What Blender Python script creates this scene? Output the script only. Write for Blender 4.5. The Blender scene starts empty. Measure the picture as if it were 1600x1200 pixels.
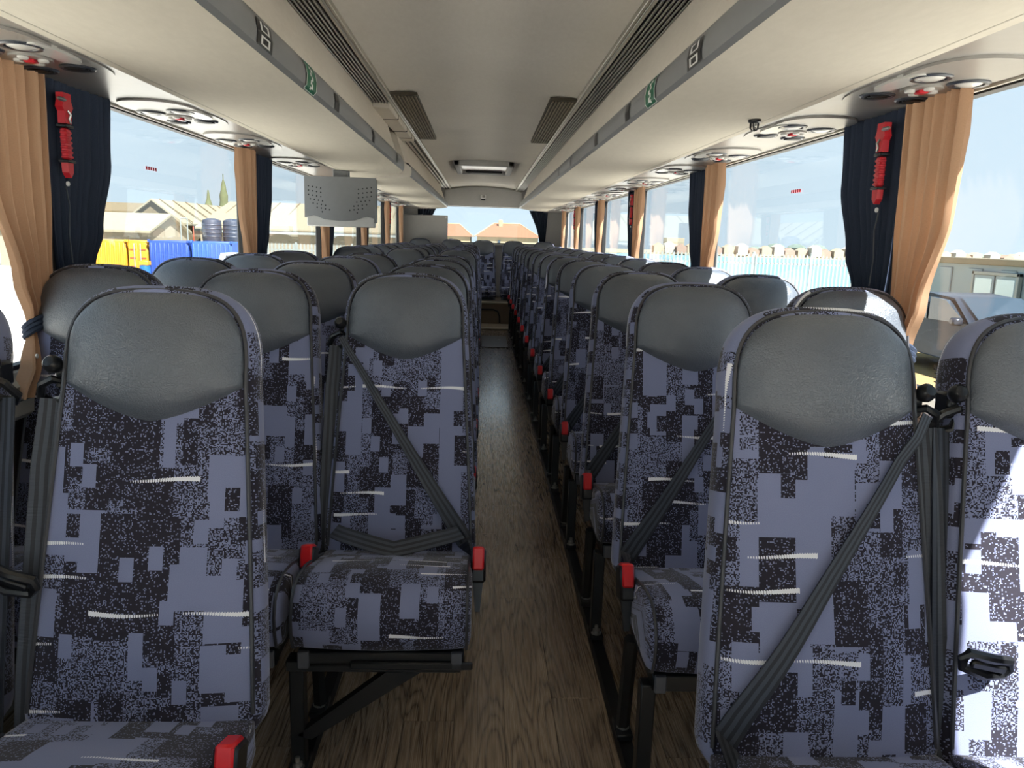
import bpy, math, random
from mathutils import Vector, Matrix
random.seed(7)
scene = bpy.context.scene
C = scene.collection
PI = math.pi

# ------------------------------------------------------------------ camera
EYE = 1.21
def make_camera():
    th, ps, ro = math.radians(10.78), math.radians(2.44), math.radians(1.75)
    fw = Vector((math.sin(ps)*math.cos(th), math.cos(ps)*math.cos(th), -math.sin(th)))
    rt = Vector((math.cos(ps), -math.sin(ps), 0))
    up = rt.cross(fw)
    c, s = math.cos(ro), math.sin(ro)
    R = rt*c + up*s
    U = up*c - rt*s
    cam = bpy.data.cameras.new('camera')
    cam.sensor_width = 36; cam.sensor_fit = 'HORIZONTAL'; cam.lens = 1200*36/1600
    cam.clip_start = .02; cam.clip_end = 3000
    o = bpy.data.objects.new('camera', cam); C.objects.link(o)
    m = Matrix(((R.x, U.x, -fw.x, .012), (R.y, U.y, -fw.y, 0), (R.z, U.z, -fw.z, EYE), (0, 0, 0, 1)))
    o.matrix_world = m
    scene.camera = o
make_camera()

# ------------------------------------------------------------------ world, sun, exposure
w = bpy.data.worlds.new('world'); scene.world = w; w.use_nodes = True
nt = w.node_tree; nt.nodes.clear()
out = nt.nodes.new('ShaderNodeOutputWorld'); bg = nt.nodes.new('ShaderNodeBackground')
tc = nt.nodes.new('ShaderNodeTexCoord'); sp = nt.nodes.new('ShaderNodeSeparateXYZ')
rp = nt.nodes.new('ShaderNodeValToRGB')
rp.color_ramp.elements[0].position = 0.0; rp.color_ramp.elements[0].color = (.52, .62, .68, 1)
rp.color_ramp.elements[1].position = 0.8; rp.color_ramp.elements[1].color = (.36, .49, .64, 1)
nt.links.new(tc.outputs['Generated'], sp.inputs[0]); nt.links.new(sp.outputs[2], rp.inputs[0])
nt.links.new(rp.outputs[0], bg.inputs[0]); bg.inputs[1].default_value = 1.0
nt.links.new(bg.outputs[0], out.inputs[0])
sun = bpy.data.lights.new('sun', 'SUN'); sun.energy = 17.0; sun.color = (1, .965, .92); sun.angle = math.radians(.53)
so = bpy.data.objects.new('sun', sun); C.objects.link(so)
so.rotation_euler = Vector((-.35, .50, -.76)).to_track_quat('-Z', 'Y').to_euler()
vs = scene.view_settings
vs.view_transform = 'Standard'; vs.look = 'None'; vs.gamma = 1; vs.use_curve_mapping = False
vs.exposure = 0.72
cy = scene.cycles
cy.max_bounces = 10; cy.diffuse_bounces = 6; cy.glossy_bounces = 4; cy.transparent_max_bounces = 24
cy.sample_clamp_indirect = 6; cy.use_denoising = True

# ------------------------------------------------------------------ mesh helper
class MB:
    def __init__(s): s.v = []; s.f = []; s.uv = {}
    def add(s, vs, fs, uv=None):
        b = len(s.v); s.v += [tuple(p) for p in vs]; s.f += [tuple(i+b for i in f) for f in fs]
        if uv:
            for i, q in enumerate(uv): s.uv[b+i] = q
        return b
    def box(s, x0, x1, y0, y1, z0, z1, c=0.0):
        if x0 > x1: x0, x1 = x1, x0
        if y0 > y1: y0, y1 = y1, y0
        if z0 > z1: z0, z1 = z1, z0
        if c <= 0:
            s.add([(x, y, z) for z in (z0, z1) for y in (y0, y1) for x in (x0, x1)],
                  [(0,2,3,1),(4,5,7,6),(0,1,5,4),(2,6,7,3),(0,4,6,2),(1,3,7,5)]); return
        c = min(c, (x1-x0)*.49, (y1-y0)*.49, (z1-z0)*.49)
        lo, hi = (x0, y0, z0), (x1, y1, z1)
        V = []; idx = {}
        for k in range(8):
            sg = [(k >> a) & 1 for a in range(3)]
            for ax in range(3):
                p = []
                for a in range(3):
                    e = hi[a] if sg[a] else lo[a]
                    if a != ax: e += -c if sg[a] else c
                    p.append(e)
                idx[(k, ax)] = len(V); V.append(p)
        F = []
        def quad(ids):
            F.append(ids)
        for ax in range(3):
            a, b = (ax+1) % 3, (ax+2) % 3
            for sd in (0, 1):
                ks = []
                for (i, j) in ((0,0),(1,0),(1,1),(0,1)):
                    k = (sd << ax) | (i << a) | (j << b); ks.append(idx[(k, ax)])
                quad(tuple(ks if sd else ks[::-1]))
            for i in (0, 1):
                for j in (0, 1):
                    k0 = (i << a) | (j << b); k1 = k0 | (1 << ax)
                    q = (idx[(k0, a)], idx[(k1, a)], idx[(k1, b)], idx[(k0, b)])
                    quad(q if (i ^ j) == 0 else q[::-1])
        for k in range(8):
            q = (idx[(k, 0)], idx[(k, 1)], idx[(k, 2)])
            par = bin(k).count('1') % 2
            quad(q if par else q[::-1])
        s.add(V, F)
    def tube(s, pts, r, n=6, closed=False, caps=True):
        pts = [Vector(p) for p in pts]; N = len(pts)
        rr = r if isinstance(r, (list, tuple)) else [r]*N
        T = []
        for i in range(N):
            a = pts[(i-1) % N] if (closed or i > 0) else pts[i]
            b = pts[(i+1) % N] if (closed or i < N-1) else pts[i]
            t = (b-a); T.append(t.normalized() if t.length > 1e-9 else Vector((0,0,1)))
        nrm = T[0].orthogonal().normalized(); V = []
        for i in range(N):
            nrm = (nrm - T[i]*nrm.dot(T[i]))
            nrm = nrm.normalized() if nrm.length > 1e-6 else T[i].orthogonal().normalized()
            bn = T[i].cross(nrm)
            for k in range(n):
                a = 2*PI*k/n
                V.append(pts[i] + (nrm*math.cos(a) + bn*math.sin(a))*rr[i])
        F = []
        for i in range(N if closed else N-1):
            j = (i+1) % N
            for k in range(n):
                l = (k+1) % n
                F.append((i*n+k, i*n+l, j*n+l, j*n+k))
        if not closed and caps:
            F.append(tuple(range(n))[::-1]); F.append(tuple((N-1)*n+k for k in range(n)))
        s.add(V, F)
    def grid(s, fn, nu, nv, uvf=None, flip=False):
        V = []; U = []
        for j in range(nv+1):
            for i in range(nu+1):
                V.append(fn(i/nu, j/nv))
                if uvf: U.append(uvf(i/nu, j/nv))
        F = []
        for j in range(nv):
            for i in range(nu):
                q = (j*(nu+1)+i, j*(nu+1)+i+1, (j+1)*(nu+1)+i+1, (j+1)*(nu+1)+i)
                F.append(q[::-1] if flip else q)
        s.add(V, F, U if uvf else None)
    def lathe(s, prof, n=16, o=(0,0,0), ax=(0,0,1), cap=True):
        ax = Vector(ax).normalized(); a = ax.orthogonal().normalized(); b = ax.cross(a); o = Vector(o)
        V = []; F = []
        for (r, h) in prof:
            for k in range(n):
                t = 2*PI*k/n
                V.append(o + ax*h + (a*math.cos(t) + b*math.sin(t))*max(r, 1e-5))
        for i in range(len(prof)-1):
            for k in range(n):
                l = (k+1) % n
                F.append((i*n+k, i*n+l, (i+1)*n+l, (i+1)*n+k))
        if cap:
            F.append(tuple(range(n))[::-1]); F.append(tuple((len(prof)-1)*n+k for k in range(n)))
        s.add(V, F)
    def prism(s, poly, axis, a0, a1):
        """poly: 2D points in the two other axes (cyclic order), extruded along axis"""
        def p3(p, a):
            if axis == 0: return (a, p[0], p[1])
            if axis == 1: return (p[0], a, p[1])
            return (p[0], p[1], a)
        n = len(poly)
        V = [p3(p, a0) for p in poly] + [p3(p, a1) for p in poly]
        F = [tuple(range(n)), tuple(range(n, 2*n))[::-1]]
        for i in range(n):
            j = (i+1) % n; F.append((i, i+n, j+n, j))
        s.add(V, F)
    def ribbon(s, pts, wid, nrms, th=.0015):
        """flat strap: centre line, width per point, surface normal per point"""
        pts = [Vector(p) for p in pts]; N = len(pts); V = []; U = []; F = []; d = 0
        for i in range(N):
            t = (pts[min(i+1, N-1)] - pts[max(i-1, 0)]).normalized()
            n = Vector(nrms[i]); n = (n - t*n.dot(t)).normalized(); b = t.cross(n)
            if i: d += (pts[i]-pts[i-1]).length
            h = wid[i]/2
            for (sx, sn, u) in ((-1,-1,0), (1,-1,1), (1,1,1), (-1,1,0)):
                V.append(pts[i] + b*h*sx + n*th*sn); U.append((u, d))
        for i in range(N-1):
            for k in range(4):
                l = (k+1) % 4
                F.append((i*4+k, i*4+l, (i+1)*4+l, (i+1)*4+k))
        F.append((3,2,1,0)); F.append(((N-1)*4, (N-1)*4+1, (N-1)*4+2, (N-1)*4+3))
        s.add(V, F, U)
    def mesh(s, name, smooth=True, fix=True):
        me = bpy.data.meshes.new(name); me.from_pydata(s.v, [], s.f)
        if s.uv:
            l = me.uv_layers.new(name='UVMap')
            for lp in me.loops: l.data[lp.index].uv = s.uv.get(lp.vertex_index, (0, 0))
        me.validate(); me.update()
        if fix:
            import bmesh
            bm = bmesh.new(); bm.from_mesh(me); bmesh.ops.recalc_face_normals(bm, faces=bm.faces); bm.to_mesh(me); bm.free()
        if smooth:
            me.polygons.foreach_set('use_smooth', [True]*len(me.polygons))
            try: me.set_sharp_from_angle(angle=math.radians(smooth if smooth is not True else 38))
            except Exception: pass
        return me
def obj(name, mb, mat, parent=None, smooth=True, loc=None, fix=True):
    me = mb.mesh(name, smooth, fix) if isinstance(mb, MB) else mb
    if mat and not me.materials: me.materials.append(mat)
    o = bpy.data.objects.new(name, me); C.objects.link(o)
    if parent: o.parent = parent
    if loc: o.location = loc
    return o
def tag(o, label, cat, group=None):
    o['label'] = label; o['category'] = cat
    if group: o['group'] = group
    return o
def thing(name, label, cat, loc=(0,0,0), group=None, rz=0):
    o = bpy.data.objects.new(name, None); C.objects.link(o); o.location = loc; o.rotation_euler = (0, 0, rz)
    o.empty_display_size = .1
    return tag(o, label, cat, group)
def struct(name, mb, mat, parent=None, **k):
    o = obj(name, mb, mat, parent, **k)
    if not parent: o['kind'] = 'structure'
    return o
def copy_tree(o, parent=None):
    c = o.copy(); C.objects.link(c)
    if parent: c.parent = parent
    for ch in o.children: copy_tree(ch, c)
    return c

# ------------------------------------------------------------------ materials
def lin(r, g, b):
    f = lambda c: (c/255/12.92) if c/255 <= .04045 else ((c/255+.055)/1.055)**2.4
    return (f(r), f(g), f(b), 1)
class NT:
    def __init__(s, name):
        s.m = bpy.data.materials.new(name); s.m.use_nodes = True; s.t = s.m.node_tree
        s.b = s.t.nodes['Principled BSDF']; s.o = s.t.nodes['Material Output']
    def n(s, typ, **k):
        x = s.t.nodes.new(typ)
        for a, b in k.items(): setattr(x, a, b)
        return x
    def set(s, sock, v):
        if isinstance(v, bpy.types.NodeSocket): s.t.links.new(v, sock)
        else: sock.default_value = v
    def math(s, op, a, b=0.0, c=None):
        x = s.n('ShaderNodeMath', operation=op); s.set(x.inputs[0], a); s.set(x.inputs[1], b)
        if c is not None: s.set(x.inputs[2], c)
        return x.outputs[0]
    def mix(s, f, a, b):
        x = s.n('ShaderNodeMix', data_type='RGBA'); s.set(x.inputs[0], f); s.set(x.inputs[6], a); s.set(x.inputs[7], b)
        return x.outputs[2]
    def xyz(s, v):
        x = s.n('ShaderNodeSeparateXYZ'); s.set(x.inputs[0], v); return x.outputs
    def vec(s, x, y, z=0.0):
        q = s.n('ShaderNodeCombineXYZ'); s.set(q.inputs[0], x); s.set(q.inputs[1], y); s.set(q.inputs[2], z); return q.outputs[0]
    def wn(s, v):
        q = s.n('ShaderNodeTexWhiteNoise', noise_dimensions='3D'); s.set(q.inputs[0], v); return q.outputs
    def noise(s, v, scale, detail=2, rough=.5):
        q = s.n('ShaderNodeTexNoise'); s.set(q.inputs['Vector'], v); q.inputs['Scale'].default_value = scale
        q.inputs['Detail'].default_value = detail; q.inputs['Roughness'].default_value = rough; return q.outputs
    def ramp(s, f, stops):
        q = s.n('ShaderNodeValToRGB'); e = q.color_ramp.elements
        while len(e) < len(stops): e.new(.5)
        for i, (p, c) in enumerate(stops): e[i].position = p; e[i].color = c
        s.set(q.inputs[0], f); return q.outputs[0]
    def bump(s, h, strength=.3, dist=.002):
        q = s.n('ShaderNodeBump'); q.inputs['Strength'].default_value = strength; q.inputs['Distance'].default_value = dist
        s.set(q.inputs['Height'], h); s.t.links.new(q.outputs[0], s.b.inputs['Normal'])
    def fin(s, color=None, rough=None, metal=None, spec=None):
        if color is not None: s.set(s.b.inputs['Base Color'], color)
        if rough is not None: s.set(s.b.inputs['Roughness'], rough)
        if metal is not None: s.set(s.b.inputs['Metallic'], metal)
        if spec is not None: s.set(s.b.inputs['Specular IOR Level'], spec)
        return s.m
    def objco(s): return s.n('ShaderNodeTexCoord').outputs['Object']
    def gen(s): return s.n('ShaderNodeNewGeometry').outputs['Position']
def plain(name, rgb, rough=.5, metal=0, spec=.5, var=.06, scale=30):
    q = NT(name); n = q.noise(q.gen(), scale, 3)
    c = lin(*rgb); d = tuple(x*(1-var*2) for x in c[:3])+(1,)
    return q.fin(q.mix(n[0], c, d), rough, metal, spec)

def fabric_mat():
    q = NT('moquette'); uv = q.n('ShaderNodeTexCoord').outputs['UV']; rnd = q.n('ShaderNodeObjectInfo').outputs['Random']
    sx = q.xyz(uv)
    x = q.math('ADD', sx[0], q.math('MULTIPLY', rnd, 7.31)); y = q.math('ADD', sx[1], q.math('MULTIPLY', rnd, 13.7))
    def cell(cw, ch, seed):
        col = q.math('FLOOR', q.math('DIVIDE', x, cw))
        jit = q.wn(q.vec(col, seed, 1.5))[0]
        row = q.math('FLOOR', q.math('ADD', q.math('DIVIDE', y, ch), jit))
        return q.wn(q.vec(col, row, seed))[0]
    r2 = cell(.060, .105, 3.1); r1 = cell(.041, .080, 8.2); r3 = cell(.024, .040, 5.7); r4 = cell(.095, .20, 2.2)
    lt = lambda a, b: q.math('LESS_THAN', a, b)
    gt = lambda a, b: q.math('GREATER_THAN', a, b)
    d = q.math('MULTIPLY', lt(r4, .45), .42)
    d = q.math('MAXIMUM', d, q.math('MULTIPLY', lt(r2, .31), .88))
    d = q.math('MAXIMUM', d, q.math('MULTIPLY', gt(r2, .74), .55))
    d = q.math('MAXIMUM', d, q.math('MULTIPLY', lt(r1, .16), .88))
    d = q.math('MULTIPLY', d, lt(r1, .84))
    d = q.math('MAXIMUM', d, q.math('MULTIPLY', lt(r3, .05), .85))
    d = q.math('MULTIPLY', d, lt(r3, .93))
    px = q.wn(q.vec(q.math('FLOOR', q.math('DIVIDE', x, .0019)), q.math('FLOOR', q.math('DIVIDE', y, .0019)), 4.4))[0]
    mask = lt(px, d)
    base = q.mix(q.noise(uv, 900, 2)[0], lin(140, 146, 177), lin(112, 118, 148))
    col = q.mix(mask, base, lin(44, 41, 50))
    # white yarn streaks
    cw, ch = .135, .056
    rowi = q.math('FLOOR', q.math('DIVIDE', y, ch)); off = q.wn(q.vec(rowi, 9.1, .3))[0]
    xs = q.math('ADD', q.math('DIVIDE', x, cw), q.math('MULTIPLY', off, 3.0))
    ci = q.math('FLOOR', xs); fx = q.math('FRACT', xs); fy = q.math('FRACT', q.math('DIVIDE', y, ch))
    R = q.wn(q.vec(ci, rowi, 6.6)); e = lt(R[0], .27)
    dirn = gt(q.wn(q.vec(ci, rowi, 1.1))[0], .5)
    f2 = q.math('ABSOLUTE', q.math('SUBTRACT', fx, dirn))
    inside = lt(f2, .86)
    wob = q.math('MULTIPLY', q.math('SINE', q.math('MULTIPLY', x, 1500)), .012)
    dist = q.math('ABSOLUTE', q.math('ADD', q.math('SUBTRACT', fy, q.math('ADD', .5, q.math('MULTIPLY', q.math('SINE', q.math('MULTIPLY', x, 31)), .05))), wob))
    thick = q.math('SUBTRACT', .076, q.math('MULTIPLY', f2, .055))
    dash = lt(q.math('FRACT', q.math('DIVIDE', x, .0042)), q.math('SUBTRACT', 1.30, q.math('MULTIPLY', f2, 1.05)))
    st = q.math('MULTIPLY', q.math('MULTIPLY', e, inside), q.math('MULTIPLY', lt(dist, thick), dash))
    col = q.mix(st, col, lin(236, 236, 240))
    q.bump(px, .15, .0006)
    q.set(q.b.inputs['Sheen Weight'], .25); q.set(q.b.inputs['Sheen Roughness'], .4)
    return q.fin(col, .9, 0, .2)
def leather_mat():
    q = NT('leather'); co = q.objco()
    wv = q.n('ShaderNodeVectorMath', operation='ADD'); q.set(wv.inputs[0], co); q.set(wv.inputs[1], q.vec(q.math('MULTIPLY', q.noise(co, 30, 3)[0], .02), q.math('MULTIPLY', q.noise(co, 22, 3)[0], .02), 0.0))
    v = q.n('ShaderNodeTexVoronoi', feature='DISTANCE_TO_EDGE'); q.set(v.inputs['Vector'], wv.outputs[0]); v.inputs['Scale'].default_value = 190
    n = q.noise(co, 45, 4, .6)
    h = q.math('ADD', q.math('MULTIPLY', q.math('MINIMUM', v.outputs[0], .2), 1.2), q.math('MULTIPLY', n[0], 1.6))
    q.bump(h, .75, .0018)
    return q.fin(q.mix(q.noise(co, 12, 3)[0], lin(92, 98, 106), lin(74, 80, 88)), q.math('ADD', .27, q.math('MULTIPLY', n[0], .16)), 0, .85)
def cloth_panel(name, a, b, sc=60):
    q = NT(name); co = q.gen(); s = q.xyz(co)
    st = q.vec(q.math('MULTIPLY', s[0], 1.0), q.math('MULTIPLY', s[1], .35), s[2])
    n = q.noise(st, sc, 4, .65); n2 = q.noise(co, 2.2, 3); n3 = q.noise(co, 500, 2)
    c = q.mix(n[0], lin(*a), lin(*b))
    c = q.mix(q.math('MULTIPLY', n2[0], .35), c, lin(*[int(v*.86) for v in b]))
    q.bump(q.math('ADD', n3[0], n[0]), .25, .001)
    return q.fin(c, .92, 0, .15)
def wood_mat():
    q = NT('oak_vinyl'); co = q.gen(); s = q.xyz(co); rnd = q.n('ShaderNodeObjectInfo').outputs['Random']
    o = q.math('MULTIPLY', rnd, 37.0)
    p = q.vec(q.math('ADD', q.math('MULTIPLY', s[0], 11.0), o), q.math('ADD', q.math('MULTIPLY', s[1], 1.0), o), o)
    n = q.noise(p, 1.15, 2, .45)
    rings = q.math('FRACT', q.math('MULTIPLY', n[0], 15.0))
    tri = q.math('ABSOLUTE', q.math('SUBTRACT', rings, .5))
    fine = q.noise(q.vec(q.math('MULTIPLY', s[0], 420), q.math('MULTIPLY', s[1], 9), o), 1.0, 2)
    f = q.math('ADD', q.math('MULTIPLY', tri, 1.1), q.math('MULTIPLY', fine[0], .35))
    c = q.ramp(f, [(.12, lin(74, 60, 46)), (.36, lin(140, 121, 100)), (.9, lin(176, 156, 132))])
    c = q.mix(q.math('MULTIPLY', rnd, .30), c, lin(112, 98, 82))
    q.bump(f, .07, .0005); q.set(q.b.inputs['Coat Weight'], .55); q.set(q.b.inputs['Coat Roughness'], .14)
    return q.fin(c, q.math('ADD', .20, q.math('MULTIPLY', fine[0], .14)), 0, .6)
def glass_mat(tint=(.93, .955, .97)):
    q = NT('window_glass'); t = q.t; t.nodes.remove(q.b)
    tr = q.n('ShaderNodeBsdfTransparent'); tr.inputs[0].default_value = tint+(1,)
    gl = q.n('ShaderNodeBsdfGlossy'); gl.inputs['Roughness'].default_value = .01; gl.inputs[0].default_value = (1, 1, 1, 1)
    g = q.n('ShaderNodeNewGeometry'); dt = q.n('ShaderNodeVectorMath', operation='DOT_PRODUCT')
    t.links.new(g.outputs['Incoming'], dt.inputs[0]); t.links.new(g.outputs['Normal'], dt.inputs[1])
    gz = q.math('SUBTRACT', 1.0, q.math('ABSOLUTE', dt.outputs['Value']))
    fr = q.math('ADD', .025, q.math('MULTIPLY', q.math('POWER', gz, 5.0), .6))
    mx = q.n('ShaderNodeMixShader'); t.links.new(fr, mx.inputs[0]); t.links.new(tr.outputs[0], mx.inputs[1]); t.links.new(gl.outputs[0], mx.inputs[2])
    t.links.new(mx.outputs[0], q.o.inputs[0]); return q.m
def curtain_mat(name, a, b, trans):
    q = NT(name); co = q.objco()
    s = q.xyz(co); weave = q.noise(q.vec(q.math('MULTIPLY', s[1], 500), q.math('MULTIPLY', s[2], 500), 0), 1, 1)
    c = q.mix(weave[0], lin(*a), lin(*b)); q.bump(weave[0], .2, .0006)
    q.fin(c, .9, 0, .1)
    if trans:
        tl = q.n('ShaderNodeBsdfTranslucent'); q.set(tl.inputs[0], c)
        mx = q.n('ShaderNodeMixShader'); mx.inputs[0].default_value = trans
        q.t.links.new(q.b.outputs[0], mx.inputs[1]); q.t.links.new(tl.outputs[0], mx.inputs[2]); q.t.links.new(mx.outputs[0], q.o.inputs[0])
    return q.m
def belt_mat():
    q = NT('belt_webbing'); uv = q.n('ShaderNodeTexCoord').outputs['UV']; s = q.xyz(uv)
    st = q.math('GREATER_THAN', q.math('SINE', q.math('MULTIPLY', s[0], 19.5)), .1)
    wv = q.math('SINE', q.math('MULTIPLY', s[1], 2600)); q.bump(wv, .2, .0004)
    return q.fin(q.mix(st, lin(66, 71, 80), lin(40, 43, 50)), .55, 0, .4)

M = dict(
 fabric=fabric_mat(), leather=leather_mat(),
 piping=plain('piping_vinyl', (62, 62, 66), .4), belt=belt_mat(),
 blackmetal=plain('black_metal', (20, 21, 22), .38, 0, .5), blackplastic=plain('black_plastic', (17, 18, 20), .35),
 greyplastic=plain('grey_end_cap', (84, 86, 92), .5), red=plain('red_button', (214, 22, 30), .35),
 chrome=plain('zinc_bolt', (180, 180, 176), .3, .9),
 rackcloth=cloth_panel('rack_cloth', (226, 218, 202), (211, 203, 187)),
 ceilcloth=cloth_panel('ceiling_cloth', (232, 225, 214), (216, 208, 196)),
 rackface=cloth_panel('rack_face_cloth', (222, 214, 202), (206, 198, 186)),
 strip=plain('grey_rack_rail', (128, 129, 130), .45, 0), strip_lip=plain('pale_rack_lip', (196, 190, 176), .4),
 alu=plain('aluminium_rail', (176, 172, 162), .3, .7), railblack=plain('rail_slot', (22, 21, 20), .6), railgrey=plain('rail_bar', (128, 124, 116), .4, .3),
 service=plain('service_panel', (156, 152, 146), .30), serviceplate=plain('service_plate', (146, 142, 136), .28),
 ventring=plain('vent_ring', (52, 56, 64), .3), lamp=plain('lamp_lens', (206, 204, 198), .2),
 brownvent=plain('ceiling_vent', (118, 108, 88), .6), wood=wood_mat(), glass=glass_mat(),
 wall=cloth_panel('wall_trim', (120, 116, 110), (104, 100, 96)), sill=plain('sill_plastic', (150, 146, 136), .45),
 pillar=plain('pillar_trim', (92, 92, 92), .6), frame=plain('window_rubber', (16, 17, 18), .5),
 tan=curtain_mat('tan_curtain', (184, 149, 120), (168, 134, 107), .30), navy=curtain_mat('navy_curtain', (58, 66, 82), (44, 51, 66), 0),
 rear=plain('rear_trim', (186, 184, 180), .6), tv=plain('screen_shell', (118, 120, 122), .45), tvlight=plain('screen_case', (190, 190, 188), .4),
 hammer=plain('hammer_red', (206, 40, 52), .35), green=plain('green_sticker', (0, 98, 66), .4), white=plain('white_print', (225, 225, 222), .5),
 redprint=plain('red_print', (205, 60, 70), .5), stepedge=plain('step_edge', (176, 168, 148), .4), darkbox=plain('step_riser', (140, 124, 104), .7),
 hatchpane=plain('hatch_pane', (222, 206, 196), .3),
)

# ------------------------------------------------------------------ structure
Y0B, Y1B = -2.3, 12.0            # bus front and rear
WX = 1.20                        # side wall
ZT, ZS = EYE+.388, .83           # window top and sill
PILLARS = [.36, 2.23, 4.12, 5.99, 7.86, 9.72]
b = MB(); b.box(-WX, WX, Y0B, Y1B, -.06, -.004); floor = struct('floor', b, M['wood'])
PW, PL = .128, .92
me = None; k = 0
pb = MB(); pb.box(-PW/2+.0006, PW/2-.0006, -PL/2+.0006, PL/2-.0006, -.004, 0, .0007)
pme = pb.mesh('plank', smooth=False); pme.materials.append(M['wood'])
for i in range(-6, 8):
    x = i*PW + .03
    if abs(x) > .78: continue
    st = (i*.37) % 1*PL
    y = -.2 + st
    while y < 5.0:
        o = bpy.data.objects.new('plank', pme); C.objects.link(o); o.parent = floor; o.location = (x, y, 0); y += PL
b = MB()
b.grid(lambda u, v: ((u*2-1)*.62, Y0B+v*(Y1B-.1-Y0B), EYE+.705+.035*(1-min(1, abs((u*2-1)*.62/.5))**2)), 24, 8)
b.box(-WX, WX, Y0B, Y1B, EYE+.78, EYE+.82)
struct('ceiling', b, M['ceilcloth'], fix=False)
for sd, nm in ((1, 'right'), (-1, 'left')):
    b = MB(); b.box(sd*WX, sd*(WX+.05), -.2, Y1B, -.06, ZS-.01); b.box(sd*WX, sd*(WX+.05), Y0B, -.2, -.06, .30); struct('wall_'+nm, b, M['wall'])
    b = MB(); b.box(sd*WX, sd*(WX+.05), Y0B, Y1B, ZT, EYE+.8); struct('trim_%d' % (1 if sd > 0 else 2), b, M['service'])
    # moulded sill with its grooves
    b = MB(); b.prism([(sd*1.205, ZS), (sd*1.185, ZS), (sd*1.150, ZS-.028), (sd*1.146, ZS-.10), (sd*1.165, ZS-.115), (sd*1.205, ZS-.115)], 1, -.2, 11.2)
    o = struct('trim_%d' % (3 if sd > 0 else 4), b, M['sill'])
    for gz in (.045, .062):
        g = MB(); g.box(sd*1.1465, sd*1.1485, -.2, 11.2, ZS-gz-.002, ZS-gz); obj('groove', g, M['frame'], o)
    # heating duct at the floor
    b = MB(); b.box(sd*1.13, sd*1.20, .2, 11, 0, .16, .02); struct('baseboard_'+nm, b, M['wall'])
    # pillars and windows
    ys = [Y0B] + PILLARS + [11.35]
    for j, py in enumerate(PILLARS):
        b = MB(); b.box(sd*1.185, sd*1.245, py-.07, py+.07, ZS-.01, ZT+.02, .006)
        struct('trim_%d' % (10+j+(10 if sd > 0 else 0)), b, M['pillar'])
    for j in range(len(ys)-1):
        a, c = ys[j], ys[j+1]
        a2 = a+(.07 if j else .0); c2 = c-(.07 if j < len(ys)-2 else .02)
        b = MB(); t = .012
        b.box(sd*1.205, sd*1.235, a2, c2, ZS-.012, ZS+t); b.box(sd*1.205, sd*1.235, a2, c2, ZT-t, ZT+.004)
        b.box(sd*1.205, sd*1.235, a2, a2+t, ZS, ZT); b.box(sd*1.205, sd*1.235, c2-t, c2, ZS, ZT)
        wdw = struct('window_%d' % (j+1+(10 if sd > 0 else 0)), b, M['frame'])
        if j == 0:
            g = MB(); g.box(sd*1.220, sd*1.224, Y0B, -.2, .30, ZS); obj('pane', g, M['glass'], wdw, smooth=False)
        b = MB(); b.box(sd*1.220, sd*1.224, a2+t*.5, c2-t*.5, ZS, ZT); obj('pane', b, M['glass'], wdw, smooth=False)
# rear corner walls
for sd, n in ((1, 41), (-1, 42)):
    b = MB(); b.box(sd*WX, sd*(WX+.05), 11.33, Y1B, ZS-.02, ZT+.03); b.box(sd*.93, sd*WX, 11.93, Y1B+.04, ZS, ZT+.05); struct('trim_%d' % n, b, M['rear'])
# rear wall, rear window, header
b = MB(); b.box(-WX, WX, 12.0, 12.05, 0, 1.10); b.box(-WX, WX, 11.9, 12.05, 1.08, 1.11, .01); struct('wall_rear', b, M['rear'])
b = MB(); b.box(-WX, WX, 12.0, 12.05, 1.66, EYE+.8); struct('trim_43', b, M['rear'])
b = MB(); b.box(-.93, .93, 12.0, 12.03, 1.10, 1.125); b.box(-.93, .93, 12.0, 12.03, 1.65, 1.67)
b.box(-.95, -.93, 12.0, 12.03, 1.10, 1.67); b.box(.93, .95, 12.0, 12.03, 1.10, 1.67)
wdw = struct('window_21', b, M['frame']); b = MB(); b.box(-.93, .93, 12.012, 12.016, 1.11, 1.66); obj('pane', b, M['glass'], wdw, smooth=False)
b = MB()
b.grid(lambda u, v: ((u*2-1)*.57, 11.86-.05*math.sin(v*PI*.5), 1.665+v*(.215+.06*(1-(u*2-1)**2))), 16, 6)
b.box(-.57, .57, 11.86, 11.99, 1.655, 1.70)
hd = struct('trim_44', b, M['rear'])
b = MB(); b.tube([((u*2-1)*.57, 11.79, 1.885+.062*(1-(u*2-1)**2)) for u in [i/12 for i in range(13)]], .012, 8); obj('header_lip', b, M['sill'], hd)
t = thing('clock', 'small white clock box on the grey header above the rear window', 'clock', (.0, 11.80, 1.80))
b = MB(); b.box(-.04, .04, -.012, .03, -.03, .03, .008); obj('case', b, M['white'], t); b = MB(); b.box(-.015, .025, -.016, -.01, -.018, .018, .004); obj('display', b, M['serviceplate'], t)
b = MB(); b.box(-.03, .03, -.012, .03, -.055, -.035, .006); obj('sensor', b, M['blackplastic'], t)
# front of the coach behind the camera: low wall, windscreen
b = MB(); b.box(-WX, WX, Y0B-.05, Y0B, -.06, .30); struct('wall_front', b, M['wall'])
b = MB(); b.box(-WX, WX, Y0B-.04, Y0B, .30, .34); b.box(-WX, WX, Y0B-.04, Y0B, 1.93, 2.03); b.box(-WX-.05, -WX+.04, Y0B-.04, Y0B, .30, 2.0); b.box(WX-.04, WX+.05, Y0B-.04, Y0B, .30, 2.0)
wdw = struct('window_22', b, M['frame']); b = MB(); b.box(-WX+.03, WX-.03, Y0B-.025, Y0B-.02, .33, 1.95); obj('pane', b, M['glass'], wdw, smooth=False)
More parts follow.
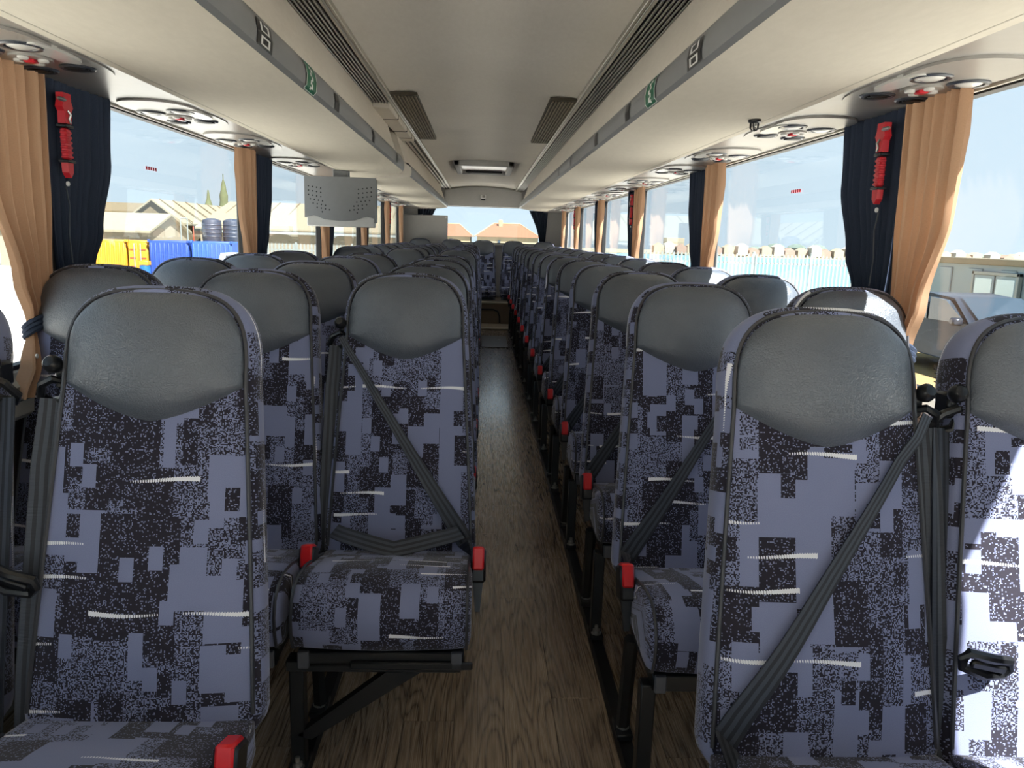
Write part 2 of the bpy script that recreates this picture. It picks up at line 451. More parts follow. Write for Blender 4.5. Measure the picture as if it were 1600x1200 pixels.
# raised rear platform with its two step edges
b = MB(); b.box(-WX, WX, 10.75, 12.0, 0, .30); b.box(-WX, WX, 10.2, 10.75, 0, .018)
pf = struct('trim_45', b, M['darkbox'])
b = MB(); b.box(-WX, WX, 10.72, 10.80, .295, .325, .008); obj('step_edge', b, M['stepedge'], pf)
b = MB(); b.box(-WX, WX, 10.16, 10.22, 0, .025, .008); obj('step_edge', b, M['stepedge'], pf)
b = MB(); b.tube([(-.02, 10.735, .05), (-.02, 10.735, .19), (.02, 10.735, .215), (.18, 10.735, .215), (.24, 10.735, .19), (.265, 10.735, .12), (.27, 10.735, .03)], .012, 6); obj('hatch_seal', b, M['frame'], pf)
t = thing('floor_hatch', 'low metal hatch lid in the aisle floor before the rear step', 'hatch', (.17, 9.0, 0))
b = MB(); b.box(-.15, .15, -.5, .5, 0, .006, .003); obj('lid', b, plain('hatch_lid', (70, 66, 60), .35), t)
b = MB(); b.lathe([(.02, 0), (.02, .009), (.012, .011)], 12, (.06, .1, .0)); obj('lock', b, M['chrome'], t)

# ------------------------------------------------------------------ luggage racks
def rack(sd, ya, yb, name, label, round_end=0.0):
    t = thing(name, label, 'luggage rack', (0, ya, 0))
    U = [(.503, .392), (.56, .383), (.64, .377), (.72, .376), (.80, .379), (.885, .384)]
    S = [(.885, .384), (.918, .386)]
    R = [(.503, .392), (.493, .402), (.4905, .43), (.495, .456), (.506, .474)]
    Lp = [(.506, .474), (.512, .481), (.525, .486), (.535, .482)]
    Fc = [(.535, .482), (.56, .56), (.585, .63), (.605, .705)]
    st = [ya]; n = max(2, int((yb-ya-round_end)/.8))
    st += [ya+(yb-round_end-ya)*(i+1)/n for i in range(n)]
    if round_end: st += [yb-round_end+round_end*math.sin(PI/2*(i+1)/10) for i in range(10)]
    def shift(y):
        if not round_end or y <= yb-round_end: return 0
        q = (y-(yb-round_end))/round_end
        return 1-math.sqrt(max(0, 1-q*q))
    def loft(prof):
        m = MB(); V = []
        for y in st:
            k = shift(y)
            for (x, z) in prof:
                xx = x + k*max(0, (.93-x))*.92; zz = z
                V.append((sd*xx, y-ya, EYE+zz))
        n = len(prof); F = []
        for i in range(len(st)-1):
            for j in range(n-1):
                F.append((i*n+j, i*n+j+1, (i+1)*n+j+1, (i+1)*n+j))
        m.add(V, F); return m
    obj('underside_panel', loft(U), M['rackcloth'], t); obj('edge_seam', loft([(.885, .3835), (.886, .3865), (.888, .3865), (.889, .384)]), M['service'], t)
    obj('edge_band', loft(S), M['rackcloth'], t)
    obj('handrail', loft(R), M['strip'], t); obj('rail_lip', loft(Lp), M['strip_lip'], t); obj('inner_face', loft(Fc), M['rackface'], t)
    # front and rear caps
    m = MB(); P = [(sd*x, 0, EYE+z) for (x, z) in (U+S[1:]+[(.918, .70)]+Fc[::-1]+R[::-1][1:-1])]
    m.add(P, [tuple(range(len(P)))]); obj('end_cap', m, M['rackface'], t)
    k = shift(yb); prof = R[::-1]+U[1:]+S[1:]; poly = []
    m = MB()
    P = [(sd*(x+k*max(0, .93-x)*.92), yb-ya, EYE+z) for (x, z) in (U+S[1:]+[(.918, .70)]+Fc[::-1]+R[::-1][1:-1])]
    m.add(P, [tuple(range(len(P)))]); obj('end_cap', m, M['rackface'], t)
    return t
rack(1, Y0B+.05, 11.1, 'luggage_rack', 'long beige overhead luggage rack with grey rail running down the right side', .5)
rack(-1, Y0B+.05, 5.55, 'luggage_rack', 'beige overhead luggage rack on the left ending in a rounded nose above the screen', .6)
rack(-1, 5.5, 11.5, 'luggage_rack', 'shorter beige luggage rack at the left rear beyond the folded screen', .4)
# service panel strips over the windows
for sd, n in ((1, 51), (-1, 52)):
    b = MB(); b.box(sd*.919, sd*1.21, Y0B, 11.9, EYE+.387, EYE+.42)
    o = struct('trim_%d' % n, b, M['service'])
    g = MB(); g.box(sd*1.192, sd*1.2, Y0B, 11.9, EYE+.380, EYE+.388); obj('edge_bead', g, M['strip_lip'], o)
# ceiling rails
def ceiling_rail(sd, yb, label):
    t = thing('ceiling_rail', label, 'ceiling rail', (0, 0, 0))
    z = EYE+.70
    b = MB(); b.box(sd*.50, sd*.612, Y0B+.1, yb, z-.004, z+.03); obj('slot_base', b, M['railblack'], t)
    for i in range(6):
        x = .515+i*.0155
        b = MB(); b.box(sd*x, sd*(x+.008), Y0B+.1, yb, z-.014, z-.002, .002); obj('bar', b, M['railgrey'], t)
    for x, r in ((.498, .008), (.482, .006)):
        b = MB(); b.box(sd*(x-r), sd*(x+r), Y0B+.1, 11.85, z-.012, z+.02, .003); obj('edge_rail', b, M['alu'], t)
    if yb < 11:
        b = MB(); b.box(sd*.505, sd*.60, yb, yb+1.5, z-.035, z+.02, .006); c = obj('cover_box', b, M['rackface'], t)
        for yy in (yb+.42, yb+.95, yb+1.3):
            g = MB(); g.box(sd*.503, sd*.602, yy, yy+.006, z-.037, z+.02); obj('panel_gap', g, M['railblack'], c)
        b = MB(); b.box(sd*.51, sd*.60, yb+1.5, 11.85, z-.004, z+.03); obj('slot_base', b, M['railblack'], t)
        for x in (.53, .57):
            b = MB(); b.box(sd*x, sd*(x+.018), yb+1.5, 11.85, z-.012, z-.002, .002); obj('bar', b, M['alu'], t)
ceiling_rail(1, 11.85, 'dark slotted rail along the right edge of the ceiling')
ceiling_rail(-1, 4.35, 'dark slotted rail along the left edge of the ceiling with a boxed cover')
for sd, side in ((-1, 'left'), (1, 'right')):
    t = thing('ceiling_vent', 'brown ribbed vent panel in the ceiling beside the %s rail' % side, 'vent', (sd*.425, 5.03, EYE+.70), 'ribbed ceiling vents')
    b = MB(); b.prism([(-.085*sd, -.9), (.075*sd, -.92), (.075*sd, .92), (-.075*sd, .9)], 2, -.004, .012); obj('backing', b, plain('vent_back_'+side, (70, 63, 50), .7), t)
    for i in range(9):
        x = -.074+i*.0175
        b = MB(); b.box(x, x+.011, -.88, .88, -.009, -.002, .002); obj('slat', b, M['brownvent'], t)
t = thing('roof_hatch', 'rectangular roof hatch with pale pane in the ceiling near the rear', 'hatch', (.005, 8.38, EYE+.728))
for (x0, x1, y0, y1) in ((-.30, .30, -.56, -.50), (-.30, .30, .50, .56), (-.30, -.24, -.56, .56), (.24, .30, -.56, .56)):
    b = MB(); b.box(x0, x1, y0, y1, -.045, .03, .01); obj('frame', b, M['rear'], t)
b = MB(); b.box(-.245, .245, -.505, .505, -.01, .0); obj('pane', b, M['hatchpane'], t)
b = MB(); b.box(-.20, .20, .40, .47, -.035, -.012, .006); obj('handle_bar', b, M['railblack'], t)
# rail stickers
def sticker(sd, y, L, Wd, mat, label, name, cat, marks, grp):
    t = thing(name, label, cat, (sd*.4865, y, EYE+.43), grp)
    n = 16
    def P(u, v, o):  # v follows the curved rail
        pr = [(.503, .392), (.493, .402), (.4905, .43), (.495, .456), (.506, .474)]
        q = (1-v)*.5*(1-Wd)+v*(1-.5*(1-Wd)); q = q*4; i = min(3, int(q)); f = q-i
        x = pr[i][0]*(1-f)+pr[i+1][0]*f; z = pr[i][1]*(1-f)+pr[i+1][1]*f
        return (sd*(x-o)-sd*.4865, (u-.5)*L, z-.43)
    b = MB(); b.grid(lambda u, v: P(u, v, .0025), 2, n); obj('label_sheet', b, mat, t)
    for (u0, u1, v0, v1) in marks:
        b = MB(); b.grid(lambda u, v: P(u0+(u1-u0)*u, v0+(v1-v0)*v, .0036), 1, 4); obj('print_mark', b, M['white'], t)
border = [(0, 1, 0, .035), (0, 1, .965, 1), (0, .04, 0, 1), (.96, 1, 0, 1)]
script = [(.35, .5, .15, .28), (.5, .62, .22, .36), (.38, .5, .34, .45), (.48, .62, .44, .55), (.36, .48, .54, .64), (.46, .6, .66, .74), (.3, .42, .72, .82)]
glyph = [(.2, .8, .1, .16), (.2, .32, .1, .4), (.68, .8, .1, .4), (.2, .8, .36, .42), (.2, .8, .56, .62), (.2, .32, .56, .9), (.68, .8, .56, .9), (.45, .8, .84, .9)]
for sd, side in ((-1, 'left'), (1, 'right')):
    sticker(sd, 2.345, .13, .96, M['green'], 'green sticker with white script on the %s rack rail' % side, 'sticker', 'sticker', border+script, 'green rail stickers')
    sticker(sd, 1.868, .12, .55, M['blackplastic'], 'nearest black seat number label on the %s rack rail' % side, 'seat_label', 'label', glyph, 'seat number labels')
    for k, y in enumerate((2.71, 3.45, 4.42, 5.12) if sd > 0 else (2.74, 3.62, 4.58)):
        o = ['second', 'third', 'fourth', 'fifth'][k]
        sticker(sd, y, .075, .5, M['blackplastic'], '%s black seat number label from the camera on the %s rack rail' % (o, side), 'seat_label', 'label', glyph[:0], 'seat number labels')

# ------------------------------------------------------------------ passenger service units
def ellipse(m, cx, cy, rx, ry, z0, z1, n=28, p=2.4):
    poly = []
    for i in range(n):
        a = 2*PI*i/n; c, s = math.cos(a), math.sin(a)
        poly.append((cx+rx*math.copysign(abs(c)**(2/p), c), cy+ry*math.copysign(abs(s)**(2/p), s)))
    m.prism(poly, 2, z0, z1)
def service_unit(sd):
    t = thing('service_unit', 'unit', 'vent unit', (0, 0, 0))
    b = MB(); ellipse(b, 0, .03, .125, .25, -.003, .003); obj('plate', b, M['serviceplate'], t)
    b = MB(); ellipse(b, sd*.0, -.17, .115, .15, -.0055, .002); p = obj('lamp_plate', b, M['service'], t)
    b = MB(); ellipse(b, -sd*.085, -.06, .03, .10, -.009, .002); obj('gloss_cover', b, M['lamp'], t)
    for k, (x, y) in enumerate(((-.05, -.125), (.065, -.08))):
        b = MB(); b.lathe([(.046, .0), (.046, -.008), (.042, -.011), (.034, -.010), (.031, -.004)], 20, (sd*x, y, 0), cap=False); r = obj('lamp_ring', b, M['ventring'], t)
        b = MB(); b.lathe([(.032, -.004), (.028, -.009), (.016, -.013), (.0, -.014)], 18, (sd*x, y, 0), cap=False); obj('lamp_lens', b, M['lamp'], r)
    for k, (x, y) in enumerate(((-.052, .11), (.06, .15))):
        b = MB(); b.lathe([(.042, .0), (.042, -.006), (.038, -.009), (.030, -.0075), (.028, -.004), (.0, -.0035)], 20, (sd*x, y, 0), cap=False); r = obj('air_nozzle', b, M['ventring'], t)
        for j in (-1, 0, 1):
            b = MB(); b.box(sd*x-.026, sd*x+.026, y+j*.016-.004, y+j*.016+.004, -.010, -.004, .002); obj('vane', b, M['blackplastic'], r)
    b = MB(); ellipse(b, 0, .0, .045, .055, -.0105, .0, p=2); c = obj('button_plate', b, M['service'], t)
    b = MB(); b.box(-.012, .012, -.014, .014, -.018, -.008, .003); obj('call_button', b, M['hammer'], c)
    for (x, y) in ((.028, 0), (-.028, 0), (0, .034), (0, -.034)):
        b = MB(); b.lathe([(.012, -.008), (.012, -.015), (.009, -.017)], 12, (x, y, 0)); obj('lamp_switch', b, M['lamp'], c)
    return t
ordw = ['nearest', 'second', 'third', 'fourth', 'fifth', 'sixth', 'seventh', 'eighth', 'ninth', 'tenth', 'eleventh', 'twelfth', 'thirteenth', 'fourteenth']
for sd, side in ((1, 'right'), (-1, 'left')):
    ys = ([1.906, 2.69, 3.52, 4.28, 5.13] + [5.9+.75*i for i in range(7)]) if sd > 0 else ([1.95, 2.85, 3.62, 4.63] + [6.4+.8*i for i in range(6)])
    u0 = service_unit(sd)
    for i, y in enumerate(ys):
        u = u0 if i == 0 else copy_tree(u0)
        u.location = (sd*1.055, y, EYE+.386)
        u['label'] = '%s lamp and air vent unit from the camera over the %s windows' % (ordw[i], side); u['category'] = 'vent unit'; u['group'] = 'overhead lamp and air vent units'
t = thing('coat_hook', 'small black caged fitting under the right luggage rack', 'hook', (.844, 2.46, EYE+.382))
b = MB(); b.lathe([(.020, 0), (.020, -.008), (.015, -.011)], 14); obj('collar', b, M['blackplastic'], t)
for k in range(6):
    a = k*PI/3; b = MB(); b.tube([(.013*math.cos(a), .013*math.sin(a), -.010), (.013*math.cos(a), .013*math.sin(a), -.026), (.006*math.cos(a), .006*math.sin(a), -.034)], .002, 5); obj('cage_bar', b, M['blackplastic'], t)
b = MB(); b.lathe([(.0, -.024), (.007, -.02), (.007, -.010)], 10, cap=False); obj('lamp_bulb', b, M['chrome'], t)

# ------------------------------------------------------------------ folded screen
t = thing('folded_screen', 'grey folded overhead screen with speaker holes below the left rack', 'screen', (-.89, 5.0, 1.245))
def bulge(u): return -.012-.02*math.sin(PI*min(1, max(0, u)))
b = MB()
top = .305
def bot(u): return .055+.018*math.cos((u-.5)*PI*2)*(1 if .12 < u < .88 else 0)-.012*(1 if (u <= .12 or u >= .88) else 0)
N = 24
V = []; F = []
for i in range(N+1):
    u = i/N; x = -.222+.444*u; y = bulge(u); dip = -.016*math.cos((u-.5)*2*PI)*.5+.030*max(0, 1-abs(abs(u-.5)-.36)/.14)*.6
    zb = .045+dip
    V += [(x, y, zb), (x, y, top), (x, .02, top), (x, .02, zb)]
for i in range(N):
    for k in range(4): F.append((i*4+k, i*4+(k+1) % 4, (i+1)*4+(k+1) % 4, (i+1)*4+k))
F += [(0,1,2,3), (N*4+3, N*4+2, N*4+1, N*4)]
b.add(V, F); shell = obj('shell', b, M['tv'], t)
for sgn in (-1, 1):
    for r in range(7):
        for c in range(4):
            x = sgn*(.195-c*.026-r*.004*(r > 2)*(r-2)*.9); z = .245-r*.026-c*.004
            if abs(x) < .03 or z < .085: continue
            u = (x+.222)/.444; y = bulge(u)
            b = MB(); b.lathe([(.0048, 0), (.0048, .0012)], 8, (x, y-.0006, z), (0, 1, 0)); obj('speaker_hole', b, M['blackplastic'], shell)
b = MB(); b.box(-.212, .212, .0, .07, .0, .075, .006); obj('lower_case', b, M['tvlight'], t)
b = MB(); b.box(-.05, .05, .02, .07, .29, .352, .006); obj('hinge_bracket', b, M['tv'], t)
b = MB(); b.box(.205, .222, .0, .07, .03, .30, .004); obj('side_plate', b, M['tv'], t)

# ------------------------------------------------------------------ curtains
def interp(tab, z):
    for (z0, a), (z1, c) in zip(tab, tab[1:]):
        if z0 >= z >= z1:
            f = (z0-z)/(z0-z1) if z0 != z1 else 0; f = f*f*(3-2*f); return a+(c-a)*f
    return tab[-1][1]
TF = [(1.62, -.35), (1.29, -.345), (1.07, -.27), (.94, -.20), (.86, -.25), (.77, -.31)]
TR = [(1.62, -.055), (1.30, -.07), (1.07, -.105), (.94, -.13), (.86, -.10), (.77, -.085)]
BF = [(1.62, -.03), (1.2, -.03), (.90, .0), (.77, -.02)]
BR = [(1.62, .375), (1.41, .35), (1.19, .265), (1.09, .20), (.93, .11), (.77, .14)]
def sheet(sd, F_, R_, nf, amp, x0, seed, ph):
    b = MB(); nu, nv = nf*8, 36; z1, z0 = ZT+.006, .775
    rr = random.Random(seed); jit = [rr.uniform(-.30, .30) for _ in range(nf+2)]; am = [rr.uniform(.6, 1.25) for _ in range(nf+2)]
    def P(u, v):
        z = z1+(z0-z1)*v; f, r = interp(F_, min(z, 1.62)), interp(R_, min(z, 1.62)); k = u*nf; i = int(min(k, nf-1e-6)); fr = k-i
        j = jit[i]*(1-fr)+jit[i+1]*fr; a = am[i]*(1-fr)+am[i+1]*fr
        gather = min(1.4, .35/max(.09, (r-f)))
        pinch = 1-.55*math.exp(-((z-.94)/.05)**2)
        return (sd*(x0-amp*a*pinch*(1+.25*gather)*(abs(math.sin(PI*(k+j*.8)+ph+v*.5))**.75)), f+(r-f)*u, z)
    b.grid(P, nu, nv); return b
for sd, side in ((1, 'right'), (-1, 'left')):
    tan = obj('curtain', sheet(sd, TF, TR, 7, .036, 1.172, 5, .4), M['tan'])
    b = MB(); pts = []
    for i in range(20):
        a = 2*PI*i/20; pts.append((sd*(1.152+.032*math.cos(a)), -.163+.046*math.sin(a), .945-.02*math.cos(a*1)))
    for dz in (-.012, 0, .012): b.tube([(p[0], p[1], p[2]+dz) for p in pts], .0075, 6, closed=True)
    obj('tieback', b, M['navy'], tan)
    b = MB(); b.lathe([(.006, 0), (.006, .003), (.003, .004)], 12, (sd*1.128, -.235, .875), (-sd, 0, 0)); obj('snap_button', b, M['white'], tan)
    nav = obj('curtain', sheet(sd, BF, BR, 10, .014, 1.184, 9, 1.0), M['navy'])
    for i, py in enumerate(PILLARS):
        p = ordw[i-1] if i else 'windscreen'
        for proto, col in ((tan, 'tan'), (nav, 'dark navy')):
            o = proto if i == 0 else copy_tree(proto)
            o.location = (0, py-(.035 if sd > 0 else 0), 0)
            tag(o, ('%s curtain at the %s pillar from the camera, %s wall' % (col+(' tied' if col == 'tan' else ''), p, side)), 'curtain', col+' side curtains')
    last = copy_tree(tan); last.location = (0, 11.3, 0); tag(last, 'tan curtain hanging at the rear end of the %s wall' % side, 'curtain', 'tan side curtains')
    # rear window curtain
    b = MB()
    def P(u, v, sd=sd):
        z = 1.62-(1.62-1.08)*v; a = .985-.03*v; c = .70+.17*math.sin(v*PI/2)
        return (sd*(c+(a-c)*u), 11.90-.014*math.sin(u*2*PI*6), z)
    b.grid(P, 48, 14); o = obj('curtain', b, M['navy']); tag(o, 'dark navy curtain swept to the %s side of the rear window' % side, 'curtain')
t = thing('rear_partition', 'flat grey panel with a corner bolt standing before the rear window at the left', 'panel', (-.86, 11.74, 1.02))
b = MB(); b.box(-.34, .34, -.02, .02, 0, .485, .006); obj('board', b, M['rear'], t)
b = MB(); b.lathe([(.012, 0), (.012, .006), (.006, .008)], 10, (.31, -.02, .455), (0, -1, 0)); obj('corner_bolt', b, M['white'], t)

# ------------------------------------------------------------------ emergency hammers
def hammer(sd):
    t = thing('emergency_hammer', 'h', 'hammer'); s = -sd
    b = MB(); b.prism([(-.018, .098), (.022, .098), (.022, .078), (.030, .062), (.020, .05), (.016, .018), (-.016, .018), (-.016, .05), (-.026, .06), (-.018, .078)], 0, 0, s*.02); obj('head', b, M['hammer'], t)
    b = MB(); b.lathe([(.0, -.016), (.006, 0), (.006, .02), (.0035, .03)], 10, (s*.022, -.02, .078), (0, -1, 0)); obj('metal_tip', b, M['chrome'], t)
    b = MB(); b.box(0, s*.018, -.014, .014, -.078, .006, .004)
    for k in range(6): b.box(s*.001, s*.020, -.016, .016, -.074+k*.013, -.067+k*.013, .002)
    obj('handle', b, M['hammer'], t)
    b = MB(); b.prism([(-.015, -.085), (.015, -.085), (.013, -.112), (0, -.126), (-.013, -.112)], 0, 0, s*.018); obj('blade_guard', b, M['hammer'], t)
    for z in (.011, -.082):
        b = MB(); b.box(s*-.004, s*.023, -.022, .022, z-.004, z+.004, .002); obj('clip', b, M['blackplastic'], t)
    b = MB(); b.lathe([(.007, 0), (.007, .004), (.004, .006)], 12, (s*.004, .0, -.142), (s, 0, 0)); obj('button', b, M['white'], t)
    b = MB(); b.tube([(s*.021, -.003, .052), (s*.025, .004, .042), (s*.022, .0, .03), (s*.022, .006, .02)], .0035, 6); obj('seal', b, M['chrome'], t)
    b = MB(); b.tube([(0, 0, -.148), (s*.004, .004, -.2), (0, -.002, -.28), (s*.002, .002, -.36)], .0022, 5); obj('cord', b, M['ventring'], t)
    return t
for sd, side in ((-1, 'left'), (1, 'right')):
    h0 = hammer(sd)
    for i, y in enumerate((2.255, 6.02, 9.75)):
        h = h0 if i == 0 else copy_tree(h0)
        h.location = (sd*1.150, y-(.01 if sd < 0 else .025), 1.462)
        tag(h, 'red emergency hammer clipped to the %s pillar of the %s wall' % (('nearest curtained', 'third', 'fifth')[i], side), 'hammer', 'red emergency hammers')
# small red print on two window panes
for sd, y, z, side in ((-1, 2.98, 1.42, 'left'), (1, 3.02, 1.42, 'right')):
    t = thing('window_sticker', 'small red printed notice on the %s window pane' % side, 'sticker', (sd*1.218, y, z), 'red window notices')
    for k in range(5):
        b = MB(); b.box(0, .001, -.045+k*.02, -.032+k*.02, -.006, .006); obj('print_mark', b, M['redprint'], t)

t = thing('glass_mark', 'small black etched maker mark low on the right front window pane', 'mark', (1.217, 1.95, .885))
for (y0, y1, z0, z1) in ((-.020, .020, .014, .017), (-.022, -.018, .014, .026), (-.008, -.004, .014, .024), (.006, .010, .014, .024), (.018, .022, .014, .026), (-.016, .016, .004, .007), (-.016, -.004, -.008, -.005), (.002, .016, -.008, -.005), (-.014, .014, -.018, -.015)):
    b = MB(); b.box(0, .001, y0, y1, z0, z1); obj('print_mark', b, M['blackplastic'], t)

# ------------------------------------------------------------------ seats
SA, CA = .24, math.sqrt(1-.24**2); L = .752; SS = .590; HA = .1545; ZJ = .372
def hw(s):
    if s <= SS:
        w_ = .189+(HA-.189)*(s/SS)**1.15
        if s < .03: w_ -= .03*(1-s/.03)**2*.5
        return w_
    q = (s-SS)/(L-SS); return HA*max(0, 1-q**3.3)**(1/3.3)
def S3(u, s, n): return (u, s*SA-n*CA, ZJ+s*CA+n*SA)
ROWS = [0, .015, .03, .07, .13, .20, .27, .34, .41, .48, .54, SS] + [SS+(L-SS)*(math.sin(PI/2*(i+1)/12))**(2/3.3) for i in range(12)]
ROWS[-1] = L-.00005
def bulge_n(t, s): return .016*(1-abs(t)**3.0)+.012*math.exp(-((s-.17)/.10)**2)*(1-t*t)-.004
def seat_back():
    b = MB(); nu = 14; rows = ROWS; V = []; U = []
    for s in rows:
        w_ = hw(s)
        for i in range(nu+1):
            t = -1+2*i/nu; V.append(S3(t*w_, s, bulge_n(t, s))); U.append((t*w_, s))
    F = []
    for j in range(len(rows)-1):
        for i in range(nu):
            F.append((j*(nu+1)+i, j*(nu+1)+i+1, (j+1)*(nu+1)+i+1, (j+1)*(nu+1)+i))
    b.add(V, F, U)
    # boxing: outline swept back, with rounded shoulder
    ol = [(-hw(s), s) for s in rows]+[(hw(s), s) for s in rows[::-1]]
    n = len(ol); rings = [(0, -.004), (.010, -.012), (.0135, -.035), (.0125, -.062), (.006, -.085), (-.004, -.092)]
    V = []; U = []; dist = [0]
    for i in range(1, n): dist.append(dist[-1]+math.dist(ol[i], ol[i-1]))
    for (o_, nn) in rings:
        for i in range(n):
            a = Vector(ol[max(0, i-1)]); c = Vector(ol[min(n-1, i+1)]); t = c-a
            nx = Vector((-t.y, t.x)); nx = nx.normalized() if nx.length > 1e-9 else Vector((0, 1))
            p = Vector(ol[i])+nx*o_
            V.append(S3(p.x, max(-.01, p.y), nn)); U.append((dist[i]*1.0+.5, nn*1.0+.3))
    F = []
    for k in range(len(rings)-1):
        for i in range(n-1): F.append((k*n+i, k*n+i+1, (k+1)*n+i+1, (k+1)*n+i))
    b.add(V, F, U)
    V = [];
    for s in rows:
        w_ = max(0, hw(s)-.004)
        for i in (-1, 1): V.append(S3(i*w_, min(s, L-.004), -.092))
    F = [(j*2, j*2+1, j*2+3, j*2+2) for j in range(len(rows)-1)]
    b.add(V, F, [(v[0]+.2, v[2]) for v in V])
    return b
def headrest():
    b = MB(); nu, nv = 20, 16; sb = SS-.004; D = .062; TS = L-.006
    def P(u, v):
        t = -1+2*u
        # vertical span for this column inside the arch
        tt = max(-1, min(1, t)); lo = sb-D*(1-abs(tt)**1.5)
        a = HA-.004; hi = SS+(TS-SS)*max(0, 1-min(1, abs(tt))**3.3)**(1/3.3)
        if hi < lo: hi = lo
        s = lo+(hi-lo)*v
        e = min(v, 1-v)*2; edge = min(1, (1-abs(tt))*3.2, e*2.2)
        edge = math.sqrt(max(0, 1-(1-edge)**2))
        x = tt*(a if s > SS else min(a, hw(s)-.004))
        return S3(x, s, bulge_n(tt, s)+.0005+.016*edge+.024*(1-tt*tt)*math.sin(PI*min(1, max(0, v)))**.8)
    # cosine spacing across so the arch corners stay smooth
    b.grid(lambda u, v: P(.5-.5*math.cos(PI*u), v), nu, nv); return b
def seat_piping():
    b = MB(); r = [s for s in ROWS if s > .02]
    ol = [(-hw(s), s) for s in r]+[(hw(s), s) for s in r[::-1]]
    b.tube([S3(x, s, -.001) for (x, s) in ol], .0038, 6); return b
def cushion():
    b = MB()
    prof = [(.02, .388), (-.06, .408), (-.15, .436), (-.25, .462), (-.32, .470), (-.362, .462), (-.388, .440), (-.400, .408), (-.398, .370), (-.388, .336), (-.365, .322), (-.2, .318), (0, .318), (.02, .33)]
    cy_, cz_ = -.19, .385
    stn = [(-.195, .035), (-.191, .014), (-.181, .003), (-.15, 0), (-.08, -.004), (0, -.006), (.08, -.004), (.15, 0), (.181, .003), (.191, .014), (.195, .035)]
    n = len(prof); V = []; U = []; arc = [0]
    for i in range(1, n): arc.append(arc[-1]+math.dist(prof[i], prof[i-1]))
    for (u, ins) in stn:
        for i, (y, z) in enumerate(prof):
            d = Vector((cy_-y, cz_-z)); l = d.length; d = d/l
            V.append((u, y+d.x*ins, z+d.y*ins)); U.append((u+.05, arc[i]+.9))
    F = []
    for k in range(len(stn)-1):
        for i in range(n):
            j = (i+1) % n; F.append((k*n+i, k*n+j, (k+1)*n+j, (k+1)*n+i))
    F.append(tuple(range(n))); F.append(tuple((len(stn)-1)*n+i for i in range(n))[::-1])
    b.add(V, F, U); return b, prof
def cushion_piping(prof):
    b = MB(); b.tube([(0, y, z+.001) for (y, z) in prof[1:11]], .0035, 5)
    return b
ME = {}
def memo(name, mb, mat, **k):
    me = mb.mesh(name, **k); me.materials.append(M[mat]); ME[name] = me; return me
cu, prof = cushion()
memo('backrest', seat_back(), 'fabric', smooth=50); memo('headrest', headrest(), 'leather', smooth=60); memo('back_piping', seat_piping(), 'piping')
memo('cushion', cu, 'fabric', smooth=50); memo('cushion_piping', cushion_piping(prof), 'piping')
b = MB(); b.box(-.18, .18, -.375, -.345, .282, .318, .003); b.box(-.18, .18, -.03, 0, .282, .318, .003); b.box(-.18, -.155, -.375, 0, .286, .316, .003); b.box(.155, .18, -.375, 0, .286, .316, .003)
memo('seat_frame', b, 'blackmetal')
b = MB(); b.box(-.012, .012, -.385, -.372, .284, .322, .002); memo('end_cap', b, 'greyplastic')
b = MB(); b.lathe([(.016, 0), (.016, .004), (.011, .005), (.011, .014), (.006, .016), (.006, .026), (.003, .028)], 10); memo('bolt', b, 'chrome')
b = MB(); b.box(-.0125, .0125, -.0125, .0125, -.03, .03, .003); memo('buckle_unused', b, 'blackplastic')
def buckle_mesh():
    b = MB(); b.box(-.018, .018, -.030, .030, -.052, .028, .006); b.prism([(-.012, -.05), (.012, -.05), (.006, -.12), (-.006, -.12)], 1, -.008, .008); return b
memo('buckle', buckle_mesh(), 'blackplastic')
b = MB(); b.box(-.0135, .0135, -.034, -.024, -.022, .030, .004); b.box(-.0135, .0135, -.034, .020, .022, .032, .004); memo('release_button', b, 'red')
def guide_mesh(m):
    b = MB(); G = Vector(S3(m*(.168), .592, -.030))
    b.lathe([(.0, .026), (.009, .025), (.0145, .019), (.016, .009), (.013, .0), (.008, -.004)], 14, G+Vector((m*.004, -.015, .028)), (m*.1, -.85, .5))
    b.tube([G+Vector((-m*.014, -.010, .0)), G+Vector((m*.006, -.03, .008)), G+Vector((m*.026, -.026, -.002)), G+Vector((m*.038, -.01, -.026)), G+Vector((m*.026, .004, -.040)), G+Vector((m*.0, -.012, -.030))], .0075, 8, closed=True)
    b.box(G.x-.012, G.x+.012, G.y-.012, G.y+.03, G.z-.014, G.z+.03, .005)
    return b
for m in (1, -1): memo('belt_guide_%d' % m, guide_mesh(m), 'blackplastic')
def strap_down(m, lean=0.0):
    b = MB(); G = Vector(S3(m*(.168), .592, -.030)); x = G.x+m*.018
    P = [(x, G.y-.012, G.z-.03), (x+m*.004+lean*.2, G.y-.045, .80), (x+m*.006+lean*.6, G.y-.09, .62), (x+m*.008+lean, G.y-.13, .46), (x+m*.008+lean, G.y-.16, .31)]
    N_ = [(m*-.30, -1, .3)]*5; b.ribbon(P, [.038, .042, .045, .046, .046], N_); return b
def strap_diag(m, w0=.017, w1=.047):
    b = MB(); P = []; N_ = []; Wd = []; n = 14
    for i in range(n+1):
        f = i/n; u = m*(.168-.340*f); s = .580-.53*f; t = max(-1, min(1, u/hw(s)))
        nn = max(bulge_n(t, s), .004)+.010+.006*math.sin(f*PI)+(.012 if s > .51 else 0)*(abs(t) < 1)
        P.append(S3(u, s, nn)); N_.append((0, -CA, SA)); Wd.append(w0+(w1-w0)*f**1.6)
    P.append((-m*.188, -.10, .445)); N_.append((-m*.6, -.8, .3)); Wd.append(.044)
    b.ribbon(P, Wd, N_); return b
